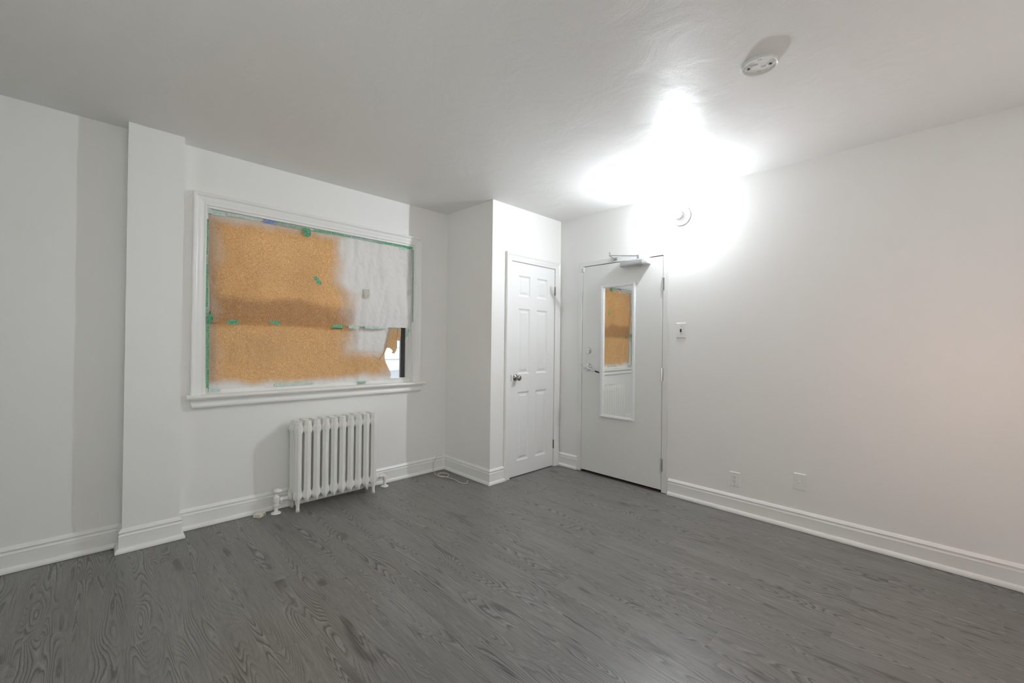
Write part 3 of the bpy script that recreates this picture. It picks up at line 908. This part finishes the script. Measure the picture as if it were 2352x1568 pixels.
# torn tongues hanging at the hole
def strip(name, rows, parent):
    m = MB()
    for (xa, ya, za), (xb, yb, zb) in rows:
        for t in (0, 0.33, 0.67, 1):
            m.v.append((xa + (xb - xa) * t, ya + (yb - ya) * t + 0.004 * math.sin(3 * t), za + (zb - za) * t))
    for j in range(len(rows) - 1):
        for i in range(3):
            a = j * 4 + i
            m.f.append((a, a + 1, a + 5, a + 4))
    return build(name, m, 'kraft_back', parent, smooth_deg=60)
strip('torn_flap', [((1.945, YW + 0.012, 1.405), (2.018, YW + 0.016, 1.405)), ((1.925, YW + 0.008, 1.330), (2.008, YW + 0.004, 1.320)), ((1.899, YW + 0.010, 1.248), (2.004, YW - 0.006, 1.268)), ((1.938, YW - 0.008, 1.228), (2.000, YW - 0.014, 1.236)), ((1.958, YW - 0.012, 1.206), (1.990, YW - 0.016, 1.208)), ((1.946, YW - 0.012, 1.188), (1.972, YW - 0.014, 1.180))], low)
strip('torn_flap', [((2.026, YW + 0.010, 1.41), (2.056, YW + 0.014, 1.41)), ((2.010, YW + 0.004, 1.35), (2.050, YW + 0.008, 1.345)), ((2.008, YW + 0.002, 1.300), (2.040, YW + 0.006, 1.302))], low)
strip('tear_slit', [((1.838, YW + 0.018, 1.128), (1.842, YW + 0.016, 1.126)), ((1.868, YW + 0.014, 1.175), (1.878, YW + 0.006, 1.172)), ((1.880, YW + 0.012, 1.210), (1.900, YW + 0.002, 1.222)), ((1.886, YW + 0.014, 1.232), (1.902, YW + 0.008, 1.240))], low)

# masking tape: one thing per strip  (name, material, four corners (x, z), label)
TAPES = [
 ('pale', [(0.538, 2.202), (0.648, 2.199), (0.646, 2.168), (0.541, 2.166)], 'pale green tape strip at the upper left corner of the window'),
 ('pale', [(0.651, 2.200), (0.863, 2.196), (0.863, 2.179), (0.654, 2.176)], 'pale teal tape strip along window top, left of the blue strip'),
 ('blue', [(0.883, 2.200), (0.975, 2.200), (0.970, 2.175), (0.881, 2.173)], 'short blue masking tape strip along the window top'),
 ('mid', [(0.972, 2.199), (1.214, 2.197), (1.208, 2.178), (0.976, 2.180)], 'green tape strip along window top, right of the blue strip'),
 ('green', [(1.252, 2.198), (1.388, 2.199), (1.381, 2.180), (1.248, 2.179)], 'green tape strip along window top, right of the crumpled tape'),
 ('green', [(1.391, 2.200), (1.559, 2.198), (1.555, 2.186), (1.388, 2.185)], 'thin green tape strip on window top above the painted patch'),
 ('mid', [(1.566, 2.203), (1.825, 2.200), (1.821, 2.188), (1.567, 2.188)], 'long thin tape strip on window top, second from upper right corner'),
 ('green', [(1.825, 2.200), (2.158, 2.201), (2.154, 2.179), (1.825, 2.185)], 'long green tape strip ending at the upper right window corner'),
 ('pale', [(2.014, 2.182), (2.150, 2.190), (2.146, 2.168), (2.019, 2.157)], 'loose pale tape scrap under the upper right window corner'),
 ('mid', [(2.149, 2.178), (2.168, 2.176), (2.170, 1.477), (2.157, 1.484)], 'tall green tape strip down the right edge of window'),
 ('mid', [(2.104, 1.411), (2.142, 1.408), (2.110, 1.344), (2.087, 1.311)], 'green tape end dangling beside the torn hole'),
 ('green', [(0.531, 2.127), (0.544, 2.124), (0.541, 1.875), (0.533, 1.873)], 'green tape strip highest on the left window edge'),
 ('mid', [(0.526, 1.869), (0.543, 1.872), (0.543, 1.811), (0.525, 1.808)], 'short light green tape piece on the left window edge'),
 ('green', [(0.529, 1.809), (0.544, 1.811), (0.549, 1.515), (0.532, 1.513)], 'green tape strip midway down the left window edge'),
 ('mid', [(0.530, 1.513), (0.551, 1.512), (0.552, 1.466), (0.531, 1.468)], 'short tape piece on left window edge just above crumpled tape'),
 ('green', [(0.538, 1.405), (0.556, 1.406), (0.560, 0.944), (0.544, 0.954)], 'long green tape strip lowest on the left window edge'),
 ('green', [(1.243, 1.807), (1.274, 1.817), (1.316, 1.758), (1.289, 1.744)], 'small tilted green tape piece in the middle of upper sheet'),
 ('green', [(0.669, 1.433), (0.736, 1.429), (0.728, 1.394), (0.659, 1.404)], 'leftmost green tape piece on the seam between paper sheets'),
 ('green', [(0.929, 1.442), (1.013, 1.432), (0.998, 1.401), (0.935, 1.422)], 'second green tape piece from left on the paper seam'),
 ('green', [(1.403, 1.428), (1.494, 1.428), (1.491, 1.389), (1.403, 1.391)], 'third green tape piece from left on the paper seam'),
 ('pale', [(1.536, 1.426), (1.636, 1.426), (1.637, 1.399), (1.540, 1.400)], 'short painted-over tape piece on the paper seam'),
 ('pale', [(1.680, 1.428), (1.905, 1.424), (1.897, 1.404), (1.684, 1.405)], 'long painted-over tape strip on the right of the paper seam'),
 ('pale', [(0.983, 0.956), (1.279, 0.950), (1.276, 0.932), (0.981, 0.933)], 'long pale tape strip along the bottom edge of paper'),
 ('mid', [(1.639, 0.938), (1.719, 0.934), (1.716, 0.914), (1.636, 0.915)], 'short greenish tape strip on bottom edge near torn hole'),
 ('pale', [(0.562, 0.947), (0.634, 0.936), (0.629, 0.918), (0.558, 0.923)], 'pale tape scrap at the lower left window corner'),
 ('kraft', [(2.117, 1.794), (2.150, 1.794), (2.148, 1.735), (2.108, 1.735)], 'beige tape tab on the right edge of upper sheet'),
]
def paper_front(x, z):
    if z > 1.395 and 0.56 < x < 2.145:
        v = min(1, max(0, (z - 1.412) / 0.76)); t = (x - 0.55) / 1.6
        return up_d(x, z, t, v) - crease(x, z, 1.0)
    if z < 1.395 and 0.56 < x < 1.98:
        return YW + 0.030 - crease(x, z, 2.0)
    return YW - 0.004
def tape(mat, quad, label, lift=0.0025, curl=0.0):
    nu, nv = 8, 3
    front, back = [], []
    for j in range(nv + 1):
        for i in range(nu + 1):
            u, v = i / nu, j / nv
            top = Vector(quad[0]).lerp(Vector(quad[1]), u); bot = Vector(quad[3]).lerp(Vector(quad[2]), u)
            p = top.lerp(bot, v)
            y = min(paper_front(p.x, p.y), paper_front(p.x + 0.004, p.y), paper_front(p.x - 0.004, p.y)) - lift
            y -= 0.002 * noise.noise(Vector((p.x * 40, p.y * 40, 3.0))) + curl * u * u
            y = min(y, YW + 0.024)
            front.append((p.x, y - 0.0004, p.y)); back.append((p.x, y + 0.0004, p.y))
    m = MB(); n = len(front)
    m.v = front + back
    for j in range(nv):
        for i in range(nu):
            a = j * (nu + 1) + i
            q = (a, a + 1, a + nu + 2, a + nu + 1)
            m.f.append(q); m.f.append(tuple(k + n for k in q[::-1]))
    rim = [i for i in range(nu + 1)] + [(j + 1) * (nu + 1) - 1 for j in range(1, nv + 1)] + [nv * (nu + 1) + i for i in range(nu - 1, -1, -1)] + [j * (nu + 1) for j in range(nv - 1, 0, -1)]
    for k in range(len(rim)):
        a, b = rim[k], rim[(k + 1) % len(rim)]
        m.f.append((a, b, b + n, a + n))
    return tag(build('masking_tape', m, 'tape_' + mat, smooth_deg=50), label, 'tape', 'masking tape around the papered window')
for mat_, quad, label in TAPES:
    tape(mat_, quad, label)
def crumple(cx, cz, w, h, mat, label, seed):
    m = MB(); nu, nv = 9, 9
    for j in range(nv + 1):
        for i in range(nu + 1):
            u, v = i / nu - 0.5, j / nv - 0.5
            px = cx + w * u * (1 - 0.5 * max(0, -v)) + 0.004 * noise.noise(Vector((u * 6, v * 6, seed)))
            pz = cz + h * v
            y = paper_front(px, pz) - 0.006 - 0.014 * abs(noise.noise(Vector((u * 5, v * 4, seed + 5)))) - 0.010 * (0.5 - v)
            m.v.append((px, min(y, YW + 0.01), pz))
    for j in range(nv):
        for i in range(nu):
            a = j * (nu + 1) + i
            m.f.append((a, a + 1, a + nu + 2, a + nu + 1))
    return tag(build('masking_tape', m, mat), label, 'tape', 'masking tape around the papered window')
crumple(1.195, 2.158, 0.058, 0.072, 'tape_green', 'crumpled green tape flap hanging from window top', 1.5)
crumple(0.558, 1.436, 0.036, 0.068, 'tape_green', 'crumpled dark green tape bunch on the left window edge', 4.5)
crumple(1.697, 1.712, 0.050, 0.078, 'tape_kraft', 'beige tape tab curling off the white painted patch', 8.5)

# ------------------------------------------------------------------ wall plates
def plate(m, y0, y1, z0, z1, t=0.006):
    rings = []
    for ins, d in ((0.0, 0.0), (0.0005, 0.002), (0.004, t - 0.0005), (0.006, t)):
        rings.append([(XR - d, y0 + ins, z0 + ins), (XR - d, y1 - ins, z0 + ins), (XR - d, y1 - ins, z1 - ins), (XR - d, y0 + ins, z1 - ins)])
    return m.loft(rings)
sw = tag(empty('light_switch', (XR, 1.568, 1.35)), 'white toggle switch plate on the wall right of entry door', 'light switch')
build('cover_plate', plate(MB(), 1.527, 1.611, 1.352, 1.481), 'plastic', sw)
build('toggle', MB().box(XR - 0.018, XR - 0.005, 1.5630, 1.5730, 1.402, 1.428, 0.002), 'dark', sw)
for z in (1.386, 1.448):
    build('screw', MB().cyl((XR - 0.0055, 1.568, z), (XR - 0.0068, 1.568, z), 0.0035, seg=10), 'chrome', sw)
ot = tag(empty('wall_outlet', (XR, 1.136, 0.199)), 'white wall outlet with dark sockets low on the right wall', 'outlet')
build('cover_plate', plate(MB(), 1.096, 1.174, 0.199, 0.313), 'plastic', ot)
rec = build('receptacle', MB().box(XR - 0.0075, XR - 0.004, 1.119, 1.152, 0.222, 0.290, 0.001), 'plastic', ot)
m = MB()
for zc in (0.272, 0.240):
    for yy, hh in ((1.142, 0.0040), (1.129, 0.0032)):
        m.box(XR - 0.0079, XR - 0.007, yy - 0.0013, yy + 0.0013, zc - hh + 0.004, zc + hh + 0.004)
    m.cyl((XR - 0.0079, 1.1355, zc - 0.008), (XR - 0.007, 1.1355, zc - 0.008), 0.0027, seg=10)
build('socket_slots', m, 'dark', rec)
for z in (0.209, 0.303):
    build('screw', MB().cyl((XR - 0.0055, 1.136, z), (XR - 0.0068, 1.136, z), 0.003, seg=10), 'chrome', ot)
cp = tag(empty('cable_plate', (XR, 0.71, 0.281)), 'white coax cable wall plate right of the wall outlet', 'wall plate')
build('cover_plate', plate(MB(), 0.672, 0.748, 0.281, 0.398, 0.008), 'plastic', cp)
build('coax_jack', MB().lathe([(0.0, 0), (0.0065, 0), (0.0065, 0.003), (0.0045, 0.004), (0.0045, 0.009), (0.0, 0.009)], (XR - 0.0075, 0.710, 0.340), (-1, 0, 0), 6, cap=False), 'plastic', cp)
for z in (0.309, 0.371):
    build('screw', MB().cyl((XR - 0.0075, 0.710, z), (XR - 0.009, 0.710, z), 0.0032, seg=10), 'plastic', cp)

# ------------------------------------------------------------------ wall lamp
lamp = tag(empty('wall_lamp', (XR, 1.574, 2.387)), 'glowing bare bulb on a round white holder high on the right wall', 'lamp')
build('lamp_base', MB().lathe([(0.0, 0), (0.078, 0), (0.080, 0.004), (0.079, 0.012), (0.072, 0.017), (0.066, 0.015), (0.058, 0.018), (0.036, 0.034), (0.031, 0.046), (0.030, 0.066), (0.026, 0.068), (0.0, 0.066)], (XR, 1.574, 2.387), (-1, 0, 0), 40, cap=False), 'plastic', lamp, smooth_deg=40)
build('bulb_collar', MB().lathe([(0.012, 0.060), (0.0140, 0.075), (0.0180, 0.090), (0.0255, 0.108), (0.0298, 0.122), (0.0304, 0.128), (0.0290, 0.1295)], (XR, 1.574, 2.387), (-1, 0, -0.06), 24, cap=False), 'bulb_low', lamp, smooth_deg=60)
build('bulb', MB().lathe([(0.0300, 0.1275), (0.0296, 0.1325), (0.0277, 0.1368), (0.0240, 0.1402), (0.0185, 0.1426), (0.0120, 0.1440), (0.0, 0.1446)], (XR, 1.574, 2.387), (-1, 0, -0.06), 24, cap=False), 'bulb', lamp, smooth_deg=60)

SX, SZ = 2.5, 1.15  # unseen lamp added to warm the near end of the right wall
sc = tag(empty('warm_fill_lamp', (SX, YF, SZ)), 'small added warm fill globe on the unseen wall behind the camera', 'lamp')
build('fill_lamp_base', MB().lathe([(0.0, 0), (0.035, 0), (0.035, 0.006), (0.018, 0.010), (0.015, 0.014), (0.0, 0.014)], (SX, YF, SZ), (0, 1, 0), 24, cap=False), 'plastic', sc, smooth_deg=40)
build('globe', MB().ball((SX, YF + 0.052, SZ), 0.043, seg=24, rings=14), 'fill_globe', sc, smooth_deg=80)

# ------------------------------------------------------------------ detector mounting base on the ceiling
DC = (2.186, 0.610)
det = tag(empty('detector_base', (DC[0], DC[1], H)), 'round white detector mounting base left open on the ceiling', 'mounting base')
dn = (0, 0, -1)
build('base_ring', MB().lathe([(0.0745, 0.0), (0.0755, 0.002), (0.0755, 0.008), (0.0740, 0.013), (0.0720, 0.0150), (0.0700, 0.0140), (0.0690, 0.009)], (DC[0], DC[1], H), dn, 48, cap=False), 'plastic', det, smooth_deg=40)
build('base_plate', MB().lathe([(0.0, 0.0), (0.0695, 0.0), (0.0695, 0.009), (0.0, 0.009)], (DC[0], DC[1], H), dn, 48, cap=False), 'plastic', det)
uy = Vector((0.29, -0.957, 0)); ux = Vector((0.957, 0.29, 0))
for s in (-1, 1):
    c = Vector((DC[0], DC[1], H - 0.009)) + uy * (0.044 * s)
    hub = build('screw_slot', MB().lathe([(0.0135, 0.0), (0.0135, 0.004), (0.0105, 0.0045), (0.0100, 0.001), (0.0, 0.001)], c, dn, 20, cap=False), 'plastic', det)
    build('screw', MB().lathe([(0.0, 0), (0.0050, 0), (0.0045, 0.003), (0.0, 0.0035)], c + Vector((0, 0, -0.0012)), dn, 10, cap=False), 'dark', hub)
    a = c - uy * (0.016 * s) + ux * (0.014 * s); b = a - uy * (0.022 * s)
    r0, r1 = bar(a + Vector((0, 0, -0.0006)), b + Vector((0, 0, -0.0006)), 0.004, 0.0008)
    build('rib', MB().loft([r0, r1]), 'alu', det)
    m = MB()
    for q in (-0.004, 0.004):
        cc = Vector((DC[0], DC[1], H - 0.0090)) + ux * (0.046 * s) + uy * q
        m.box(cc.x - 0.0015, cc.x + 0.0015, cc.y - 0.0015, cc.y + 0.0015, cc.z - 0.0008, cc.z + 0.001)
    build('contact_hole', m, 'dark', det)

# ------------------------------------------------------------------ small things on the floor
def catmull(pts, n=6):
    pts = [Vector(p) for p in pts]
    out = []
    for i in range(len(pts) - 1):
        p0, p1, p2, p3 = pts[max(i - 1, 0)], pts[i], pts[i + 1], pts[min(i + 2, len(pts) - 1)]
        for k in range(n):
            t = k / n
            out.append(0.5 * ((2 * p1) + (-p0 + p2) * t + (2 * p0 - 5 * p1 + 4 * p2 - p3) * t * t + (-p0 + 3 * p1 - 3 * p2 + p3) * t ** 3))
    out.append(pts[-1])
    return out
fz = 0.0035
cpts = [(2.520, 3.578, 0.1435), (2.475, 3.574, 0.1425), (2.447, 3.566, 0.134), (2.421, 3.562, 0.095), (2.413, 3.560, 0.053), (2.408, 3.550, 0.012), (2.386, 3.500, fz), (2.366, 3.430, fz), (2.374, 3.360, fz),
        (2.425, 3.335, fz), (2.468, 3.390, fz + 0.002), (2.448, 3.450, fz + 0.004), (2.392, 3.450, fz + 0.006), (2.366, 3.395, fz + 0.005), (2.390, 3.345, fz + 0.003), (2.408, 3.290, fz), (2.418, 3.212, fz), (2.401, 3.135, fz), (2.405, 3.080, fz), (2.432, 3.060, fz), (2.462, 3.078, 0.006), (2.466, 3.086, 0.020)]
path = catmull(cpts)
cab = empty('loose_cable', (2.41, 3.35, 0))
tag(cab, 'thin white loose cable coiled on the floor in the closet corner', 'cable')
build('cable_wire', MB().tube(path, 0.0030, 8), 'cable', cab, smooth_deg=60)
build('wire_tip', MB().tube([(2.466, 3.086, 0.019), (2.467, 3.088, 0.026), (2.465, 3.092, 0.032)], 0.0034, 8), 'green_tip', cab, smooth_deg=60)

bx = tag(empty('small_box', (0.868, 3.508, 0)), 'small white plastic box on the floor left of radiator valve', 'box')
def rot_box(m, c, hx, hy, z0, z1, ang, bev):
    o = len(m.v); m.box(-hx, hx, -hy, hy, z0, z1, bev)
    ca, sa = math.cos(ang), math.sin(ang)
    for i in range(o, len(m.v)):
        p = m.v[i]; m.v[i] = (c[0] + p[0] * ca - p[1] * sa, c[1] + p[0] * sa + p[1] * ca, p[2])
    return m
bc = (0.864, 3.500)
pa = math.radians(40)
build('box_body', rot_box(MB(), bc, 0.031, 0.028, 0.001, 0.025, pa, 0.003), 'plastic_warm', bx)
lx, ly = 0.012, -0.0282
pc = (bc[0] + lx * math.cos(pa) - ly * math.sin(pa), bc[1] + lx * math.sin(pa) + ly * math.cos(pa))
build('cable_port', rot_box(MB(), pc, 0.005, 0.0008, 0.009, 0.017, pa, 0), 'dark', bx)
scrap = MB()
for k in range(10):
    a = 2 * math.pi * k / 10
    r = 0.012 + 0.003 * math.sin(3 * a)
    scrap.v.append((1.754 + r * math.cos(a) * 1.2, 2.435 + r * math.sin(a) * 0.8, 0.002 + 0.010 * max(0, math.cos(a - 0.4))))
scrap.v.append((1.754, 2.435, 0.001))
for k in range(10): scrap.f.append((k, (k + 1) % 10, 10))
tag(build('paper_scrap', scrap, 'debris', origin=(1.754, 2.435, 0)), 'tiny curled paper scrap lying alone on the grey floor', 'scrap')

# ------------------------------------------------------------------ outside the window
def siding_mat():
    m, nt, p = new_mat('white_siding')
    p.inputs['Base Color'].default_value = (0.45, 0.45, 0.47, 1)
    p.inputs['Roughness'].default_value = 0.6
    return m
MAT['siding'] = siding_mat()
MAT['shingle'] = simple('pale_roof', (0.27, 0.29, 0.33), 0.8)
MAT['ground'] = simple('yard_ground', (0.20, 0.20, 0.19), 0.9)
house = tag(empty('neighbour_house', (4.0, 6.9, -1.0)), 'white sided neighbouring house seen through the torn paper', 'house')
build('house_wall', MB().box(2.2, 7.0, 6.66, 6.9, -1.0, 2.4), 'siding', house)
for k in range(17):
    z = -1.0 + 0.2 * k
    vb = [(2.2, 6.655, z), (7.0, 6.655, z), (7.0, 6.66, z + 0.2), (2.2, 6.66, z + 0.2), (2.2, 6.635, z), (7.0, 6.635, z)]
    build('siding_board', MB().raw([(2.2, 6.632, z), (7.0, 6.632, z), (7.0, 6.662, z), (2.2, 6.662, z), (2.2, 6.655, z + 0.2), (7.0, 6.655, z + 0.2), (7.0, 6.662, z + 0.2), (2.2, 6.662, z + 0.2)],
          [(0, 1, 2, 3), (4, 5, 6, 7), (0, 1, 5, 4), (1, 2, 6, 5), (2, 3, 7, 6), (3, 0, 4, 7)]), 'siding', house)
build('porch_roof', MB().raw([(2.2, 5.7, 0.48), (7.0, 5.7, 0.72), (7.0, 6.66, 1.02), (2.2, 6.66, 0.72), (2.2, 5.7, 0.40), (7.0, 5.7, 0.64), (7.0, 6.66, 0.94), (2.2, 6.66, 0.64)],
      [(0, 1, 2, 3), (4, 5, 6, 7), (0, 1, 5, 4), (1, 2, 6, 5), (2, 3, 7, 6), (3, 0, 4, 7)]), 'shingle', house)
struct(build('ground', MB().box(-12, 14, YW + 0.3, 22, -1.1, -1.0), 'ground'))
